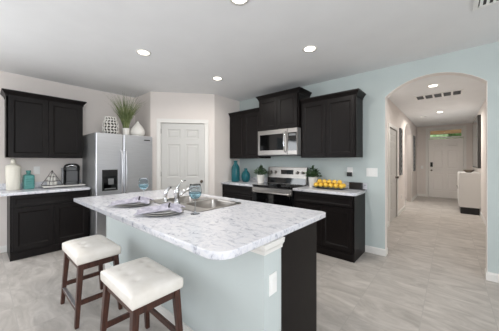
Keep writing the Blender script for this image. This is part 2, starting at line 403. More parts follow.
upper('dark espresso two-door wall cabinet above the coffee maker', (XL, .232, 0), PI/2, .892, .33, 1.395, 2.285, group=None)
upper('dark two-door wall cabinet left of the microwave above the teal bottles', (-3.520, YR, 0), 0, .836, .33, 1.40, 2.29, l=0, r=0)
upper('taller dark two-door wall cabinet mounted above the microwave', (-2.680, YR, 0), 0, .820, .40, 1.895, 2.475)
upper('dark two-door wall cabinet right of the microwave above the lemons', (-1.856, YR, 0), 0, .859, .33, 1.40, 2.29, l=0)

def base(label, loc, rz, w_, d, top=.883, doors=2, drawers=1, lend=True, rend=True):
    t = thing('base_cabinet', label, 'cabinet', loc, rz)
    obj('cabinet_body', bx(0, w_, -d+.02, 0, .0, top), 'espresso', t, bevel=.002)
    g = .018; n_ = doors
    dw = (w_-2*g)/drawers
    for k in range(drawers):
        b = panel_door(BM(), g+k*dw+.002, g+(k+1)*dw-.002, top-.165, top-.022, -d, .0195, .03, .004); obj('drawer', b, 'espresso', t)
    dw = (w_-2*g)/n_
    for k in range(n_):
        obj('door', panel_door(BM(), g+k*dw+.002, g+(k+1)*dw-.002, .125, top-.18, -d, .0195, .058), 'espresso', t)
    b = bx(-.0, w_+.0, -d+.008, -d+.0195, 0, .105); obj('kick_board', b, 'espresso', t, bevel=.003)
    return t
base('dark espresso base cabinet under the coffee maker counter', (XL+.0005, .256, 0), PI/2, .909, .5455)
base('dark base cabinet under the teal bottles, left of the range', (-3.528, YR-.0005, 0), 0, .824, .5315, doors=2)
base('dark base cabinet under the lemon platter, right of the range', (-1.868, YR-.0005, 0), 0, .905, .5315)

# worktops
def counter(name, label, x0, x1, y0, y1, back, corners, r=.03):
    t = thing(name, label, 'countertop')
    me = slab(rrect(x0, x1, y0, y1, r, 6, corners), (), .04, .006); me.transform(Matrix.Translation((0, 0, .923)))
    obj('worktop', me, 'marble', t)
    obj('backsplash', bx(*back), 'marble', t, bevel=.003)
    return t
counter('countertop', 'white marble-look countertop under the coffee maker and bottles', XL+.001, -4.411, .17, 1.172, (XL+.001, XL+.02, .17, 1.172, .924, 1.015), (0, 0, 1, 0))
counter('countertop', 'white marble-look countertop left of the range holding teal bottles', -3.528, -2.706, 3.185, YR-.001, (-3.528, -2.706, YR-.02, YR-.001, .924, 1.015), (0, 0, 0, 0))
counter('countertop', 'white marble-look countertop holding the lemon platter right of the range', -1.866, -.935, 3.185, YR-.001, (-1.866, -.935, YR-.02, YR-.001, .924, 1.015), (0, 1, 0, 0), .06)

# ------------------------------------------------------------------ island
isl = thing('kitchen_island', 'pale blue kitchen island with dark cabinet end panel in the foreground', 'island', (0, 0, 0))
IY0, IYM, IYB, IX0, IX1 = 1.03, 1.203, 1.70, -3.26, -.785
obj('half_wall', bx(IX0, IX1, IY0, IYM, 0, .883), 'island_panel', isl)
b = BM()   # open-topped carcass: ends, back partitions, bottom
box(b, IX1-.02, IX1-.0, IYM, IYB, 0, .883); box(b, IX0, IX0+.02, IYM, IYB, 0, .883)
box(b, IX0+.02, IX1-.02, IYM, IYB-.07, .1, .118); box(b, IX0+.02, IX1-.02, IYB-.08, IYB-.065, 0, .1)
box(b, IX0+.02, IX1-.02, IYB-.02, IYB, .82, .883)
for xx in (-2.45, -1.5): box(b, xx-.01, xx+.01, IYM, IYB-.02, .118, .82)
obj('cabinet_body', b, 'espresso', isl)
for x0, x1 in ((IX0+.02, -2.83), (-2.82, -2.455), (-2.445, -1.98), (-1.97, -1.505), (-1.495, -1.16), (-1.15, IX1-.012)):
    b = panel_door(BM(), -x1, -x0, .125, .80, 0, .0195); b.transform(Matrix.Translation((0, IYB+.02, 0)) @ Matrix.Rotation(PI, 4, 'Z'))
    obj('door', b, 'espresso', isl)
# cap molding under the worktop
b = BM(); rings = []
for e, z in ((0, .815), (.010, .820), (.012, .838), (.024, .856), (.028, .883)):
    rings.append([(IX0-e, IY0-e, z), (IX1+e, IY0-e, z), (IX1+e, IYM, z), (IX0-e, IYM, z)])
loft(b, rings); obj('cap_molding', b, 'white', isl)
b = BM()
box(b, IX0-.014, IX1+.014, IY0-.014, IY0, 0, .095); box(b, IX1, IX1+.014, IY0, IYM, 0, .095)
obj('baseboard', b, 'white', isl, bevel=.004)
# outlet plate on the end
def plate(label, name, cat, loc, rz, w_=.075, h_=.12, kind='rocker', n_=1):
    t = thing(name, label, cat, loc, rz)
    obj('face_plate', bx(-w_/2, w_/2, -.006, 0, -h_/2, h_/2), 'wplastic', t, bevel=.002)
    for k in range(n_):
        c = (k-(n_-1)/2)*.046
        obj('switch_rocker' if kind == 'rocker' else 'socket', bx(c-.017, c+.017, -.010, -.0061, -.034, .034), 'wplastic', t, bevel=.002)
    return t
plate('white outlet plate on the pale blue end of the island', 'wall_outlet', 'outlet', (IX1, 1.112, .63), PI/2)
plate('white three-gang switch plate on blue wall beside the arch', 'light_switch', 'switch', (-.872, YR, 1.18), 0, .15, .125, n_=3)
o_ = plate('white outlet with black plug on blue wall above the black box', 'wall_outlet', 'outlet', (-1.18, YR, 1.185), 0, .085, .13, 'socket')
obj('plug', bx(-.036, .036, -.05, -.0101, -.075, -.012), 'black', o_, bevel=.006)
plate('white outlet plate on wall behind the turquoise bottle', 'wall_outlet', 'outlet', (XL, .585, 1.20), PI/2, kind='socket')
plate('small white thermostat plate on the left hall wall beside the door', 'thermostat', 'thermostat', (HALL_L, 6.78, 1.38), PI/2, .11, .11)
plate('low white outlet on the left hall wall beyond the door', 'wall_outlet', 'outlet', (HALL_L, 7.35, .40), PI/2, kind='socket')
plate('white switch plate left of the front door', 'light_switch', 'switch', (-.83, HALL_E, 1.12), 0)

# island worktop with a hole for the sink
ct = thing('countertop', 'large white marble-look island countertop with rounded corners', 'countertop')
SX0, SX1, SY0, SY1 = -2.40, -1.555, 1.15, 1.705
me = slab([(-3.235, .690)]+[(-.88+.11*math.sin(k/10*PI/2), .80-.11*math.cos(k/10*PI/2)) for k in range(11)]+[(-.815+.045*math.cos(k/6*PI/2), 1.829+.045*math.sin(k/6*PI/2)) for k in range(7)]+[(-3.235, 1.874)], [rrect(SX0+.015, SX1-.015, SY0+.015, SY1-.015, .04)], .04, .006)
# small radius on the far right corner comes from the bevel
me.transform(Matrix.Translation((0, 0, .923))); obj('worktop', me, 'marble', ct)
# sink
sk = thing('kitchen_sink', 'stainless double-bowl drop-in sink set in the island', 'sink', ((SX0+SX1)/2, (SY0+SY1)/2, .9235))
W2, D2 = (SX1-SX0)/2, (SY1-SY0)/2
bowls = [(-W2+.035, -.02), (.02, W2-.035)]; by0, by1 = -D2+.135, D2-.035
me = slab(rrect(-W2, W2, -D2, D2, .05), [rrect(a, c, by0, by1, .06) for a, c in bowls], .006, .0015); me.transform(Matrix.Translation((0, 0, .0065)))
obj('rim', me, 'sink', sk, smooth=False)
for a, c in bowls:
    b = BM(); rings = []
    for e, z in ((0, .003), (.002, -.01), (.008, -.13), (.03, -.155), (.09, -.16)):
        rings.append([(x, y, z) for x, y in rrect(a+e, c-e, by0+e, by1-e, max(.06-e*.3, .02))])
    loft(b, rings, cap=False); b.verts.ensure_lookup_table()
    nn = len(rings[0]); b.faces.new(b.verts[-nn:])
    bo = obj('bowl', b, 'sink', sk, smooth=True)
    db = BM(); lathe(db, [(.045, 0), (.045, .003), (.03, .004), (.012, .001)], 20, ((a+c)/2, (by0+by1)/2, -.1595)); obj('drain', db, 'chrome', bo)
# faucet
FZ = .931
ft = thing('kitchen_faucet', 'chrome kitchen faucet with lever rising from the sink rim', 'faucet', (-1.985, 1.23, FZ))
b = BM(); lathe(b, [(.034, 0), (.034, .008), (.026, .014), (.023, .03), (.023, .10), (.026, .105), (.026, .13), (.018, .146), (.006, .15)], 20); obj('base', b, 'chrome', ft, smooth=True)
b = BM(); tube(b, [(0, .015, .07), (.005, .06, .105), (.012, .12, .135), (.018, .18, .152), (.021, .215, .148), (.022, .222, .128)], [.017, .016, .015, .014, .014, .015], 12); obj('spout', b, 'chrome', ft, smooth=True)
b = BM(); tube(b, [(0, 0, .14), (.0, .012, .165), (.0, .035, .195), (.0, .07, .218), (.0, .095, .222)], [.012, .010, .009, .011, .007], 10); obj('lever', b, 'chrome', ft, smooth=True)
sp = thing('side_sprayer', 'small chrome side sprayer left of the faucet', 'sprayer', (-2.185, 1.23, FZ))
b = BM(); lathe(b, [(.024, 0), (.024, .006), (.017, .014), (.014, .035), (.012, .04)], 16); obj('base', b, 'chrome', sp, smooth=True)
b = BM(); tube(b, [(0, 0, .04), (0, 0, .08), (.0, .008, .11), (.0, .03, .135), (0, .055, .142)], [.011, .014, .016, .016, .012], 12); obj('spray_head', b, 'chrome', sp, smooth=True)

# place settings
CZ = .9235
def place(cx, cy, which, ang):
    nm = {'left': 'far place setting on the island', 'right': 'near place setting beside the faucet'}[which]
    b = BM(); lathe(b, [(.09, .0), (.10, .0), (.165, .014), (.168, .017), (.10, .006), (.002, .005)], 40)
    t1 = tag(obj('dinner_plate', b, 'plate', smooth=True), 'wide grey dinner plate at the bottom of the '+nm, 'plate', None); t1.location = (cx, cy, CZ)
    b = BM(); lathe(b, [(.07, 0), (.075, .0), (.128, .013), (.131, .016), (.075, .006), (.002, .005)], 36)
    t2 = tag(obj('salad_plate', b, 'plate_light', smooth=True), 'smaller pale plate on top in the '+nm, 'plate', None); t2.location = (cx, cy, CZ+.0085)
    # napkin gathered in a ring, both ends fanned out
    t3 = thing('napkin', 'lilac grey napkin gathered in a ring on the '+nm, 'napkin', (cx, cy, CZ+.018), ang)
    b = BM(); nu, nv = 34, 30; G = []
    for i in range(nu+1):
        u = -1+2*i/nu; row = []
        L_ = .225 if u < 0 else .105
        wd = .026+(.135 if u < 0 else .085)*abs(u)**.75
        for j in range(nv+1):
            v = -1+2*j/nv
            z = .014+.040*math.exp(-abs(u)*1.3)*(1-.4*v*v)+.018*(.5+.5*math.cos(v*13+u*1.2))*min(1, .45+abs(u))
            z += .012*math.sin(2.6*u+1.3*v)*(abs(u) > .3)
            x = u*L_+.055+.012*math.sin(v*6); y = v*wd
            z = .004+max(z, .004)*(1-.8*v*v)*(1-.35*abs(u))-max(0, math.hypot(x, y)-.13)*.08; z = max(z, .004 if math.hypot(x, y) < .145 else -.002)
            row.append(b.verts.new((x, y, z)))
        G.append(row)
    for i in range(nu):
        for j in range(nv): b.faces.new((G[i][j], G[i+1][j], G[i+1][j+1], G[i][j+1]))
    ob = obj('cloth', b, 'napkin', t3, smooth=True); sm = ob.modifiers.new('thick', 'SOLIDIFY'); sm.thickness = .002; sm.offset = 1
    b = BM(); R_, r_ = .027, .006
    rings = [[(.055+(r_*math.cos(q)), (R_+r_*math.sin(q)*1.0)*math.cos(p), (R_+r_*math.sin(q))*math.sin(p)*.9+.035) for q in [2*PI*k/8 for k in range(8)]] for p in [2*PI*k/24 for k in range(24)]]
    rings.append(rings[0]); loft(b, rings, cap=False); bmesh.ops.remove_doubles(b, verts=b.verts[:], dist=1e-6)
    obj('napkin_ring', b, 'dark_metal', t3, smooth=True)['label'] = 'dark metal ring'
place(-2.30, .965, 'left', math.radians(46))
place(-1.76, .965, 'right', math.radians(44))
def goblet(label, loc):
    t = thing('wine_goblet', label, 'goblet', loc, 0, None)
    b = BM(); lathe(b, [(.036, 0), (.037, .003), (.012, .008), (.006, .014), (.005, .095), (.007, .112), (.004, .1155)], 24); obj('stem', b, 'clear', t, smooth=True)
    b = BM(); lathe(b, [(.004, .116), (.025, .122), (.043, .140), (.0495, .162), (.0505, .172), (.0480, .172), (.0470, .162), (.041, .142), (.024, .126), (.003, .120)], 28, cap=True); obj('blue_bowl', b, 'blue_glass', t, smooth=True)['label'] = 'blue tinted lower bowl'
    b = BM(); lathe(b, [(.0505, .1725), (.0500, .19), (.046, .215), (.041, .236), (.0398, .236), (.0445, .215), (.0485, .19), (.0485, .1725)], 28, cap=False); obj('clear_rim', b, 'clear', t, smooth=True)
    return t
g1 = goblet('blue-bowled stemmed goblet behind the far place setting', (-2.47, 1.135, CZ))
dup(g1, (-1.535, 1.115, CZ), 0, 'blue-bowled stemmed goblet at the front edge of the sink')

# ------------------------------------------------------------------ bar stools
def make_stool():
    t = thing('bar_stool', '', 'stool')
    W_, L_ = .516, .326; W1, L1 = .520, .345
    lx, ly = .046, .040
    def leg(sx, sy):
        b = BM(); z1 = .50
        def q(z, hw, hl, k):
            x1 = sx*hw; x0 = sx*(hw-lx*k); y1 = sy*hl; y0 = sy*(hl-ly*k)
            return [(x0, y0, z), (x1, y0, z), (x1, y1, z), (x0, y1, z)]
        return loft(b, [q(0, W1/2+.004, L1/2+.006, .72), q(z1, W_/2-.014, L_/2-.012, 1.0)])
    for sx, sy in ((-1, -1), (1, -1), (1, 1), (-1, 1)): obj('leg', leg(sx, sy), 'stool_wood', t, bevel=.003)
    for sy in (-1, 1):
        y = sy*(L_/2-.032); obj('apron', bx(-W_/2+.058, W_/2-.058, y-.011, y+.011, .445, .4995), 'stool_wood', t, bevel=.002)
    for sx in (-1, 1):
        x = sx*(W_/2-.035); obj('apron', bx(x-.011, x+.011, -L_/2+.05, L_/2-.05, .445, .4995), 'stool_wood', t, bevel=.002)
    hx, hy = W1/2-.004, L1/2-.0
    for sx in (-1, 1):
        x = sx*(hx-.022); obj('stretcher', bx(x-.010, x+.010, -hy+.036, hy-.036, .165, .203), 'stool_wood', t, bevel=.002)
    for sy in (-1, 1):
        y = sy*(hy-.018)
        st = obj('stretcher', bx(-hx+.036, hx-.036, y-.010, y+.010, .115 if sy < 0 else .165, .150 if sy < 0 else .203), 'stool_wood', t, bevel=.002)
        if sy < 0: obj('foot_plate', bx(-hx+.038, hx-.038, y-.0125, y+.0125, .1501, .156), 'steel', st)['label'] = 'metal foot plate'
    # tufted cushion
    b = BM(); nx, ny = 36, 26; top = []
    tufts = [(ix*.115, iy*.075) for ix in (-1, 0, 1) for iy in (-1, 1)]
    def P_(i, j):
        u = -1+2*i/nx; v = -1+2*j/ny
        e = (max(abs(u), 0)**6+max(abs(v), 0)**6)
        x = u*W_/2; y = v*L_/2
        k = 1-min(1, e)*.035
        z = .578+.026*(1-u**4)*(1-v**4)
        for tx, ty in tufts: z -= .014*math.exp(-((x-tx)**2+(y-ty)**2)/.00045)
        z -= .010*max(0, max(abs(u), abs(v))-.9)/.1
        return (x, y, z)
    G = [[b.verts.new(P_(i, j)) for j in range(ny+1)] for i in range(nx+1)]
    for i in range(nx):
        for j in range(ny): b.faces.new((G[i][j], G[i+1][j], G[i+1][j+1], G[i][j+1]))
    per = [(i, 0) for i in range(nx)]+[(nx, j) for j in range(ny)]+[(i, ny) for i in range(nx, 0, -1)]+[(0, j) for j in range(ny, 0, -1)]
    prev = [G[i][j] for i, j in per]
    for z, sc in ((.558, 1.012), (.53, 1.014), (.508, 1.006), (.501, .985)):
        cur = [b.verts.new((G[i][j].co.x*sc, G[i][j].co.y*sc, z)) for i, j in per]
        for k in range(len(per)): b.faces.new((prev[k], cur[k], cur[(k+1)%len(per)], prev[(k+1)%len(per)]))
        prev = cur
    b.faces.new(prev)
    obj('seat', b, 'leather', t, smooth=True)
    return t
st = make_stool(); st.location = (-2.523, .669, 0); st['label'] = 'cream tufted bar stool farther from the camera, nearer the left cabinets'
dup(st, (-1.603, .716, 0), 0, 'cream tufted bar stool nearest the camera, in the foreground')

# ------------------------------------------------------------------ fridge (front towards +x): local x -> world y, local -y -> world +x
fr = thing('refrigerator', 'stainless side-by-side refrigerator with ice dispenser beside the pantry', 'refrigerator', (XL+.03, 1.180, 0), PI/2)
FW, FD = .915, .757
obj('cabinet_body', bx(.004, FW-.004, -FD+.085, 0, .03, 1.80), 'steel_side', fr, bevel=.006)
obj('kick_grille', bx(.02, FW-.02, -FD+.07, -FD+.084, .0, .085), 'black', fr)
sp_ = .405
for k, (x0, x1) in enumerate(((.0, sp_-.003), (sp_+.003, FW))):
    dr = obj('door', bx(x0, x1, -FD, -FD+.075, .095, 1.80), 'steel', fr, bevel=.012)
    hx = sp_-.034 if k == 0 else sp_+.034
    b = BM(); tube(b, [(hx, -FD+.004, .80), (hx, -FD-.035, .83), (hx, -FD-.05, .95), (hx, -FD-.055, 1.16), (hx, -FD-.05, 1.38), (hx, -FD-.035, 1.50), (hx, -FD+.004, 1.53)], [.013, .013, .014, .014, .014, .013, .013], 10)
    obj('handle', b, 'chrome' if 0 else 'steel', dr, smooth=True)
    if k == 0:
        d_ = obj('ice_dispenser', bx(.085, .315, -FD-.004, -FD-.0005, .865, 1.205), 'black', dr, bevel=.006)
        b = BM(); box(b, .105, .295, -FD-.007, -FD-.0045, .89, 1.10); obj('dispenser_recess', b, 'black_glass', d_)
        obj('dispenser_paddle', bx(.17, .25, -FD-.022, -FD-.0075, .965, 1.06), 'grey_plastic', d_, bevel=.004)
        obj('drip_tray', bx(.12, .28, -FD-.02, -FD-.0075, .89, .905), 'grey_plastic', d_)
    else:
        obj('badge', bx(FW-.16, FW-.05, -FD-.003, -FD-.0005, 1.715, 1.732), 'dark_metal', dr)

# things on the fridge
def on_fridge(y, x=-4.45): return (x, y, 1.8005)
lv = thing('lattice_vase', 'white pierced lattice vase on the fridge, left of the grass', 'vase', (-4.50, 1.49, 1.8005))
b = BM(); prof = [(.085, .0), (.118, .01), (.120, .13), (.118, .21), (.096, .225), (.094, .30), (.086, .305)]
lathe(b, [(r_*.93, z) for r_, z in prof], 32); obj('shade_core', b, 'lattice_shade', lv)  # dark core puts the shade inside the pierced holes into the colour
b = BM()
def onp(z):
    for (r0, z0), (r1, z1) in zip(prof, prof[1:]):
        if z0 <= z <= z1: return r0+(r1-r0)*(z-z0)/(z1-z0)
    return prof[-1][0]
for zz in (.006, .056, .106, .156, .207, .255, .302):
    rr = onp(zz); tube(b, [((rr)*math.cos(2*PI*k/28), rr*math.sin(2*PI*k/28), zz) for k in range(29)], .008, 6)
for k in range(14):
    a = 2*PI*k/14; tube(b, [((onp(z))*math.cos(a+(i%2)*.22), onp(z)*math.sin(a+(i%2)*.22), z) for i, z in enumerate((.004, .056, .106, .156, .207, .255, .302))], .0085, 5)
obj('lattice', b, 'ceramic', lv)
gp = thing('potted_grass', 'tall green ornamental grass in a small white pot on the fridge', 'plant', (-4.47, 1.73, 1.8005))
b = BM(); lathe(b, [(.048, 0), (.055, .0), (.066, .13), (.066, .14), (.058, .14), (.056, .125), (.002, .12)], 24); obj('pot', b, 'ceramic', gp, smooth=False)
b = BM()
for k in range(320):
    a = random.uniform(0, 2*PI); le = random.uniform(.34, .70); sp2 = random.random()**.6*.33*(le/.6); w_ = random.uniform(.003, .006)
    r0 = random.uniform(0, .045); base_ = Vector((r0*math.cos(a), r0*math.sin(a), .122)); dirv = Vector((math.cos(a), math.sin(a), 0)); side = Vector((-math.sin(a), math.cos(a), 0))
    ph = random.uniform(0, PI); side = side*math.cos(ph)+dirv*math.sin(ph)
    L, R = [], []
    for i in range(6):
        tt = i/5; p = base_+dirv*(sp2*tt**1.6)+Vector((0, 0, le*(tt-.10*tt**3*(sp2/.2))))
        ww = w_*(1-tt**1.5)+.0004; L.append(b.verts.new(p-side*ww)); R.append(b.verts.new(p+side*ww))
    for i in range(5): b.faces.new((L[i], R[i], R[i+1], L[i+1]))
ob = obj('grass_blades', b, 'grass', gp); ob['kind'] = 'stuff'
gv = thing('teardrop_vase', 'white teardrop-shaped vase on the fridge, right of the grass', 'vase', (-4.42, 1.92, 1.8005))
b = BM(); lathe(b, [(.07, 0), (.108, .012), (.126, .05), (.127, .09), (.114, .135), (.088, .18), (.060, .215), (.036, .245), (.018, .27), (.010, .29), (.006, .292)], 28); obj('body', b, 'ceramic', gv, smooth=True)

# ------------------------------------------------------------------ range, microwave
rg = thing('electric_range', 'stainless electric range with black glass cooktop between the cabinets', 'range', (-2.693, YR-.01, 0))
RW, RD = .820, .527
obj('body', bx(.004, RW-.004, -RD, 0, .0, .905), 'black', rg)
obj('cooktop', bx(.0, RW, -RD-.02, -.075, .9055, .928), 'black_glass', rg, bevel=.004)
for (cx, cy, rr) in ((.22, -.40, .10), (.60, -.40, .075), (.22, -.2, .075), (.60, -.2, .10)):
    b = BM(); tube(b, [(cx+rr*math.cos(2*PI*k/32), cy+rr*math.sin(2*PI*k/32), .9285) for k in range(33)], .0012, 4); obj('burner_ring', b, 'grey_plastic', rg)
od = obj('oven_door', bx(.006, RW-.006, -RD-.035, -RD-.001, .20, .80), 'black_glass', rg, bevel=.006)
obj('steel_band', bx(.006, RW-.006, -RD-.037, -RD-.001, .803, .888), 'steel_warm', rg, bevel=.004)
b = BM(); tube(b, [(.05, -RD-.032, .79), (.05, -RD-.075, .815), (.07, -RD-.085, .82), (RW-.07, -RD-.085, .82), (RW-.05, -RD-.075, .815), (RW-.05, -RD-.032, .79)], .013, 10); obj('handle', b, 'steel_warm', od, smooth=False)
obj('storage_drawer', bx(.006, RW-.006, -RD-.03, -RD-.001, .03, .19), 'steel_warm', rg, bevel=.006)
bgd = obj('backguard', prism(BM(), [(0, -.09, .9285), (RW, -.09, .9285), (RW, 0, .9285), (0, 0, .9285)], [(0, -.06, 1.235), (RW, -.06, 1.235), (RW, 0, 1.235), (0, 0, 1.235)]), 'steel_warm', rg, bevel=.004)
b = BM(); prism(b, [(.01, -.0945, .935), (RW-.01, -.0945, .935), (RW-.01, -.088, .935), (.01, -.088, .935)], [(.01, -.0845, 1.04), (RW-.01, -.0845, 1.04), (RW-.01, -.078, 1.04), (.01, -.078, 1.04)]); obj('black_lower_panel', b, 'black_glass', bgd)
b = BM(); prism(b, [(.30, -.0785, 1.105), (.56, -.0785, 1.105), (.56, -.07, 1.105), (.30, -.07, 1.105)], [(.30, -.072, 1.185), (.56, -.072, 1.185), (.56, -.064, 1.185), (.30, -.064, 1.185)]); obj('display_panel', b, 'black_glass', bgd)
for x in (.075, .175, .645, .745):
    b = BM(); lathe(b, [(.026, 0), (.026, .012), (.022, .03), (.018, .031)], 18); b.transform(Matrix.Translation((x, -.074, 1.14)) @ Matrix.Rotation(PI/2+.1, 4, 'X')); obj('control_knob', b, 'steel_warm', bgd)
mwv = thing('microwave', 'stainless over-the-range microwave under the tallest dark cabinet', 'microwave', (-2.680, YR-.002, 0))
MW, MD, MZ0, MZ1 = .816, .415, 1.448, 1.888
obj('body', bx(.002, MW-.002, -MD+.03, 0, MZ0, MZ1), 'steel_side', mwv)
md = obj('door', bx(.0, MW*.775, -MD, -MD+.0295, MZ0+.005, MZ1-.0), 'steel_warm', mwv, bevel=.005)
obj('window', bx(.05, MW*.775-.085, -MD-.003, -MD-.0003, MZ0+.085, MZ1-.075), 'black_glass', md, bevel=.003)
b = BM(); hx = MW*.775-.04; tube(b, [(hx, -MD+.003, MZ0+.05), (hx, -MD-.035, MZ0+.07), (hx, -MD-.052, MZ0+.15), (hx, -MD-.055, (MZ0+MZ1)/2), (hx, -MD-.052, MZ1-.15), (hx, -MD-.035, MZ1-.07), (hx, -MD+.003, MZ1-.05)], .011, 10); obj('handle', b, 'chrome', md, smooth=True)
cp = obj('control_panel', bx(MW*.775+.004, MW, -MD, -MD+.0295, MZ0+.005, MZ1), 'steel_warm', mwv, bevel=.004)
pf = obj('key_panel', bx(MW*.775+.012, MW-.012, -MD-.003, -MD-.0003, MZ0+.07, MZ1-.07), 'black_glass', cp)
obj('display', bx(MW*.775+.03, MW-.03, -MD-.0045, -MD-.0032, MZ1-.125, MZ1-.09), 'grey_plastic', pf)
obj('vent_grille', bx(.01, MW-.01, -MD+.04, -.05, MZ0-.012, MZ0-.0005), 'black', mwv)

# ------------------------------------------------------------------ left counter things
t = thing('white_bottle', 'tall cream ceramic bottle at the left end of the counter', 'bottle', (-4.80, .31, CZ))
b = BM(); lathe(b, [(.066, 0), (.072, .008), (.078, .16), (.083, .33), (.079, .350), (.055, .366), (.032, .376), (.028, .382)], 28); obj('body', b, 'cream_ceramic', t, smooth=True)
b = BM(); lathe(b, [(.027, .383), (.026, .43), (.02, .455), (.012, .46)], 18); obj('stopper', b, 'cream_ceramic', t, smooth=True)
t = thing('square_bottle', 'turquoise ribbed bottle with narrow neck beside the cream bottle', 'bottle', (-4.84, .475, CZ), .12)
b = BM(); rings = []
for e, z in ((.052, 0), (.060, .006), (.060, .20), (.050, .214), (.030, .22)): rings.append([(x, y, z) for x, y in rrect(-e, e, -e, e, e*.35, 5)])
loft(b, rings)
for z in (.035, .07, .105, .14, .175): loft(b, [[(x, y, zz) for x, y in rrect(-ee, ee, -ee, ee, .023, 5)] for zz, ee in ((z-.008, .0595), (z-.003, .0645), (z+.003, .0645), (z+.008, .0595))])
obj('body', b, 'teal_ceramic', t)
b = BM(); lathe(b, [(.026, .2205), (.024, .25), (.029, .255), (.029, .278), (.02, .279)], 20); obj('neck', b, 'teal_ceramic', t, smooth=True)
tr = thing('serving_tray', 'long white tray with dark underside carrying the coffee maker', 'tray', (-4.80, .885, CZ), 0)
TX, TY = .155, .27
obj('foot_board', bx(-TX+.02, TX-.02, -TY+.02, TY-.02, 0, .012), 'black', tr)
b = BM(); loft(b, [[(sx*(TX-i), sy*(TY-i), z) for sx, sy in ((-1, -1), (1, -1), (1, 1), (-1, 1))] for i, z in ((.012, .0125), (0, .026), (0, .034), (.003, .036))]); obj('tray_body', b, 'ceramic', tr)
TZ = CZ+.0365
py = thing('wire_pyramid', 'dark wire pyramid holding white pods on the tray', 'pod holder', (-4.80, .745, TZ), .35)
b = BM(); hb, hh = .098, .235
cs = [(-hb, -hb), (hb, -hb), (hb, hb), (-hb, hb)]
for x, y in cs: tube(b, [(x, y, .004), (0, 0, hh)], .003, 6)
for fz in (0, .3, .6):
    k_ = 1-fz; q = [(x*k_, y*k_, .004+fz*(hh-.004)) for x, y in cs]
    for i in range(4): tube(b, [q[i], q[(i+1) % 4]], .002, 5)
obj('wire_frame', b, 'dark_metal', py)
k = 0
for fz, nn in ((.012, 2), (.077, 2), (.135, 1)):
    for i in range(nn):
        for j in range(nn):
            sp3 = .058; x = (i-(nn-1)/2)*sp3; y = (j-(nn-1)/2)*sp3
            if nn == 2 and fz > .05: x *= .8; y *= .8; 
            b = BM(); r_ = .026 if fz < .05 else (.021 if nn == 2 else .02)
            lathe(b, [(r_*.7, 0), (r_, .046), (r_*1.08, .048), (r_*1.08, .051), (r_*.5, .0515)], 14, (0, 0, 0))
            o = tag(obj('coffee_pod', b, 'ceramic'), 'small white coffee pod stacked inside the wire pyramid', 'coffee pod', 'coffee pods in the wire pyramid'); o.location = (-4.80+x*math.cos(.35)-y*math.sin(.35), .745+x*math.sin(.35)+y*math.cos(.35), TZ+fz-.004)
cm = thing('coffee_maker', 'black single-cup coffee maker on the white tray', 'coffee maker', (-4.79, 1.0, TZ), PI/2-.25)
def rbox(x0, x1, y0, y1, z0, z1, r): return loft(BM(), [[(x, y, z) for x, y in rrect(x0, x1, y0, y1, r, 5)] for z in (z0, z1)])
obj('base', rbox(-.10, .10, -.12, .12, 0, .035, .03), 'black', cm, bevel=.004)
obj('rear_body', rbox(-.10, .10, 0.0, .12, .0355, .225, .03), 'black', cm)
obj('brew_head', loft(BM(), [[(x, y, z) for x, y in rrect(-.108+e, .108-e, -.115+e, .125-e*.5, .05, 6)] for z, e in ((.2255, .006), (.235, 0), (.285, 0), (.315, .012), (.335, .035), (.343, .06))]), 'black', cm, smooth=False)
obj('water_tank', rbox(-.135, -.1055, -.06, .10, .01, .27, .012), 'grey_plastic', cm)
b = BM(); tube(b, [(-.07, -.10, .275), (-.055, -.122, .300), (0, -.13, .318), (.055, -.122, .300), (.07, -.10, .275)], .010, 8); obj('lid_handle', b, 'chrome', cm, smooth=True)
obj('drip_tray', bx(-.065, .065, -.115, -.02, .0355, .042), 'grey_plastic', cm)

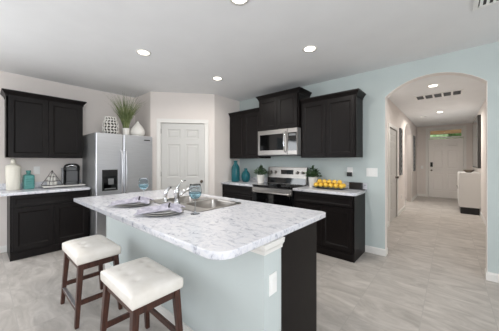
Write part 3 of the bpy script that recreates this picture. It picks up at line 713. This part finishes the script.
# ------------------------------------------------------------------ range-wall counter things
t = thing('tall_bottle', 'tall teal glass bottle beside the pantry wall', 'bottle', (-3.335, 3.42, CZ))
b = BM(); lathe(b, [(.066, 0), (.084, .008), (.088, .05), (.088, .25), (.080, .30), (.06, .34), (.038, .365), (.034, .40), (.034, .405), (.040, .41), (.040, .428), (.030, .43)], 28); obj('body', b, 'teal_glass', t, smooth=True)
t = thing('round_vase', 'short round teal glass vase between tall bottle and potted plant', 'vase', (-3.155, 3.53, CZ))
b = BM(); lathe(b, [(.045, 0), (.06, .004), (.084, .05), (.092, .11), (.085, .165), (.062, .205), (.034, .23), (.028, .255), (.034, .268), (.034, .276), (.024, .277)], 28); obj('body', b, 'teal_glass', t, smooth=True)
def potplant(label, loc, sc=1.0):
    t = thing('potted_plant', label, 'plant', loc)
    b = BM(); lathe(b, [(.055*sc, 0), (.06*sc, .0), (.078*sc, .148*sc), (.078*sc, .158*sc), (.070*sc, .158*sc), (.068*sc, .146*sc), (.002, .142*sc)], 24); obj('pot', b, 'ceramic', t)
    b = BM(); st_ = BM()
    for k in range(210):
        a = random.uniform(0, 2*PI); rr = random.uniform(.0, .135)*sc; z = (.165+random.uniform(-.0, .19)*(1-rr/.2))*sc
        if rr < .075*sc: z = max(z, .175*sc)
        c = Vector((rr*math.cos(a), rr*math.sin(a), z)); L_ = random.uniform(.03, .05)*sc; W_ = L_*.42
        q = Matrix.Rotation(a+random.uniform(-.7, .7), 3, 'Z') @ Matrix.Rotation(random.uniform(-.9, .5), 3, 'Y') @ Matrix.Rotation(random.uniform(-.6, .6), 3, 'X')
        pts = [(-L_*.5, 0, 0), (-L_*.1, -W_, .004), (L_*.3, -W_*.7, .003), (L_*.6, 0, -.004), (L_*.3, W_*.7, .003), (-L_*.1, W_, .004)]
        vv = [b.verts.new(c+q @ Vector(p)) for p in pts]; mid_ = [b.verts.new(c+q @ Vector(p)) for p in ((-L_*.1, 0, -.002), (L_*.3, 0, -.002))]
        b.faces.new((vv[0], vv[1], mid_[0])); b.faces.new((vv[1], vv[2], mid_[1], mid_[0])); b.faces.new((vv[2], vv[3], mid_[1]))
        b.faces.new((vv[3], vv[4], mid_[1])); b.faces.new((vv[4], vv[5], mid_[0], mid_[1])); b.faces.new((vv[5], vv[0], mid_[0]))
        if k % 6 == 0: tube(st_, [(0, 0, .15*sc), tuple(c*.5+Vector((0, 0, .09*sc))), tuple(c)], .002, 5)
    obj('leaves', b, 'leaf', t); obj('stems', st_, 'leaf', t)
    return t
potplant('small leafy plant in white pot left of the range', (-2.782, 3.55, CZ))
potplant('small leafy plant in white pot right of the range by the lemons', (-1.725, 3.60, CZ))
LP = (-1.405, 3.50)
b = BM(); n_ = 40
def el(a, b_, z): return [(a*math.cos(2*PI*k/n_), b_*math.sin(2*PI*k/n_), z) for k in range(n_)]
loft(b, [el(.17, .07, 0), el(.19, .085, .0), el(.282, .130, .016), el(.286, .132, .020), el(.275, .124, .019), el(.20, .085, .008), el(.03, .02, .007)])
t = tag(obj('oval_platter', b, 'platter', smooth=True), 'dark oval platter under the heap of lemons', 'platter'); t.location = (LP[0], LP[1], CZ)
def lemon_bm(r_):
    return lathe(BM(), [(.003, -1.22*r_), (.16*r_, -1.16*r_), (.3*r_, -1.02*r_), (.62*r_, -.8*r_), (.9*r_, -.42*r_), (1*r_, 0), (.9*r_, .42*r_), (.62*r_, .8*r_), (.3*r_, 1.02*r_), (.16*r_, 1.16*r_), (.003, 1.22*r_)], 16)
lm = obj('lemon', lemon_bm(.036), 'lemon', smooth=True)
tag(lm, 'yellow lemon in the front row of the platter heap', 'lemon', 'lemons in the front row on the platter')
spots = [(-.195+.078*k, -.056, .053, 0) for k in range(6)]+[(-.195+.078*k, .040, .053, 1) for k in range(6)]+[(-.156+.078*k, -.008, .104, 2) for k in range(5)]
names = {0: ('yellow lemon in the front row of the platter heap', 'lemons in the front row on the platter'), 1: ('yellow lemon in the rear row of the platter heap', 'lemons in the rear row on the platter'), 2: ('yellow lemon on top of the platter heap', 'lemons on top of the heap')}
for i, (dx, dy, z, k) in enumerate(spots):
    o = lm if i == 0 else lm.copy()
    if i: COL.objects.link(o)
    o['label'], o['group'] = names[k]
    o.location = (LP[0]+dx, LP[1]+dy, CZ+z+random.uniform(-.001, .001)); o.rotation_euler = (PI/2+random.uniform(-.12, .12), random.uniform(-.15, .15), random.uniform(-.2, .2))
t = thing('speaker_box', 'small black box standing on the counter by the arch', 'speaker', (-1.070, 3.66, CZ))
obj('case', bx(-.09, .09, -.03, .03, 0, .105), 'black', t, bevel=.006); obj('front_mesh', bx(-.082, .082, -.0325, -.0302, .01, .096), 'dark_metal', t)
b = BM(); lathe(b, [(.028, 0), (.03, .003), (.03, .012), (.024, .014)], 20); t = tag(obj('black_puck', b, 'black'), 'small flat black disc beside the black box on the counter', 'device'); t.location = (-.958, 3.62, CZ)

# ------------------------------------------------------------------ hall furnishing
t = thing('hall_console', 'white console cabinet on black plinth against the right hall wall', 'cabinet', (HALL_R-.002, 8.08, 0), -PI/2)
# local: x -> world -y ; front (-y local) -> world -x
CW, CD = 1.35, .385
obj('cabinet_body', bx(-CW, 0, -CD, 0, .17, 1.045), 'console', t, bevel=.004)
obj('plinth', bx(-CW+.02, -.02, -CD+.02, -.02, 0, .17), 'black', t)
for k in range(3):
    x0 = -CW+.01+k*(CW-.02)/3; d_ = obj('door', bx(x0+.003, x0+(CW-.02)/3-.003, -CD-.018, -CD-.0005, .185, 1.03), 'console', t, bevel=.003)
    b = BM(); lathe(b, [(.01, 0), (.006, .012), (.013, .022), (.006, .027)], 10); b.transform(Matrix.Translation((x0+.06, -CD-.018, .62)) @ Matrix.Rotation(PI/2, 4, 'X')); obj('knob', b, 'nickel', d_)
t = thing('dark_bowl', 'dark round bowl on the hall console', 'bowl', (.36, 8.45, 1.0455))
b = BM(); lathe(b, [(.05, 0), (.055, .004), (.105, .05), (.11, .075), (.104, .075), (.095, .05), (.04, .012), (.002, .01)], 24); obj('body', b, 'bronze', t, smooth=True)
t = thing('wall_mirror', 'tall grey framed mirror on the right hall wall above the console', 'mirror', (HALL_R-.002, 7.98, 0), -PI/2)
MWi = 1.7
obj('mirror_frame', bx(-MWi, 0, -.060, 0, 1.17, 2.48), 'mirror_frame', t, bevel=.003)
obj('mirror_pane', bx(-MWi+.035, -.035, -.064, -.0602, 1.205, 2.445), 'mirror', t)
def strip(label, y0, y1, z0, z1):
    t = thing('wall_art', label, 'wall art', (HALL_L+.002, (y0+y1)/2, (z0+z1)/2), PI/2)
    w_ = (y1-y0)/2; h_ = (z1-z0)/2
    b = BM()
    for a in ((-w_, -w_+.02, -h_, h_), (w_-.02, w_, -h_, h_), (-w_+.02, w_-.02, h_-.02, h_), (-w_+.02, w_-.02, -h_, -h_+.02)): box(b, a[0], a[1], -.03, 0, a[2], a[3])
    obj('frame', b, 'grey_plastic', t)
    b = BM(); n2 = 9
    for k in range(n2):
        zc = -h_+.02+(k+.5)*(2*h_-.04)/n2; rr = min((2*h_-.04)/n2/2, w_-.02)
        tube(b, [((w_-.03)*math.cos(2*PI*i/16), -.02, zc+rr*.95*math.sin(2*PI*i/16)) for i in range(17)], .01, 5)
    obj('scrollwork', b, 'grey_plastic', t)
strip('tall narrow scrolled metal wall panel between hall door and hall arch', 6.95, 7.25, .99, 2.19)
strip('tall narrow scrolled metal wall panel beyond the hall arch', 9.85, 10.2, 1.0, 2.24)

# ------------------------------------------------------------------ ceiling fixtures
def can(label, x, y, power, group=None, spot=True):
    t = thing('recessed_light', label, 'ceiling light', (x, y, HC), 0, group)
    b = BM(); lathe(b, [(.062, -.002), (.085, -.006), (.088, -.001), (.088, 0)], 28, cap=False)
    obj('trim_ring', b, 'white', t, smooth=True)
    b = BM(); lathe(b, [(.001, -.003), (.061, -.003), (.061, -.001), (.001, -.001)], 28); obj('lens', b, 'lamp', t)
    d = bpy.data.lights.new('lamp_light', 'AREA'); d.shape = 'DISK'; d.size = .12; d.energy = power; d.color = (1, .95, .88); d.spread = math.radians(170)
    o = bpy.data.objects.new('lamp_light', d); COL.objects.link(o); o.location = (0, 0, -.012); o.parent = t
    return t
can('recessed ceiling light above the left end of the island, nearer the left cabinets', -2.83, 1.30, 8)
can('recessed ceiling light in front of the taller range cabinet', -1.257, 2.54, 8)
can('recessed ceiling light in front of the pantry door', -2.824, 2.48, 8)
can('recessed ceiling light at the top edge of the picture above the sink end', -1.30, 1.375, 8)
can('first recessed ceiling light in the hall, just inside the arch', -.236, 5.19, 11)
can('second recessed ceiling light in the hall, nearer the front door', -.22, 8.07, 28)
t = thing('ceiling_vent', 'long white return air vent on the hall ceiling', 'vent', (-.195, 5.98, HC))
VW, VD = .37, .19
obj('frame', (lambda b: (box(b, -VW, VW, -VD, -VD+.03, -.012, 0), box(b, -VW, VW, VD-.03, VD, -.012, 0), [box(b, -VW+k*(2*VW-.03)/5, -VW+k*(2*VW-.03)/5+.03, -VD+.03, VD-.03, -.012, 0) for k in range(6)], b)[-1])(BM()), 'wplastic', t)
for k in range(5):
    x0 = -VW+.03+k*(2*VW-.03)/5; x1 = x0+(2*VW-.03)/5-.03
    b = bx(x0, x1, -VD+.03, VD-.03, -.003, -.0005)
    for j in range(8):
        y = -VD+.045+j*(2*VD-.09)/7; box(b, x0, x1, y-.004, y+.004, -.010, -.0031)
    obj('grille', b, 'grey_plastic', t)
t = thing('ceiling_vent', 'square white air supply vent on the kitchen ceiling by the arch', 'vent', (.335, 2.665, HC))
VW, VD = .19, .15
obj('frame', (lambda b: (box(b, -VW, VW, -VD, -VD+.03, -.012, 0), box(b, -VW, VW, VD-.03, VD, -.012, 0), box(b, -VW, -VW+.03, -VD+.03, VD-.03, -.012, 0), box(b, VW-.03, VW, -VD+.03, VD-.03, -.012, 0), b)[-1])(BM()), 'wplastic', t)
obj('duct', bx(-VW+.03, VW-.03, -VD+.03, VD-.03, -.002, -.0005), 'black', t)
for j in range(8):
    x = -VW+.05+j*(2*VW-.1)/7; b = BM(); prism(b, [(x-.012, -VD+.03, -.012), (x-.009, -VD+.03, -.012), (x-.009, VD-.03, -.012), (x-.012, VD-.03, -.012)], [(x+.007, -VD+.03, -.0025), (x+.010, -VD+.03, -.0025), (x+.010, VD-.03, -.0025), (x+.007, VD-.03, -.0025)]); obj('louver', b, 'wplastic', t)
b = BM(); lathe(b, [(.065, 0), (.065, -.02), (.05, -.034), (.01, -.036)], 24)
t = tag(obj('smoke_detector', b, 'wplastic', smooth=False), 'round white smoke detector on the hall ceiling near the hall arch', 'smoke detector'); t.location = (-.62, 8.55, HC)
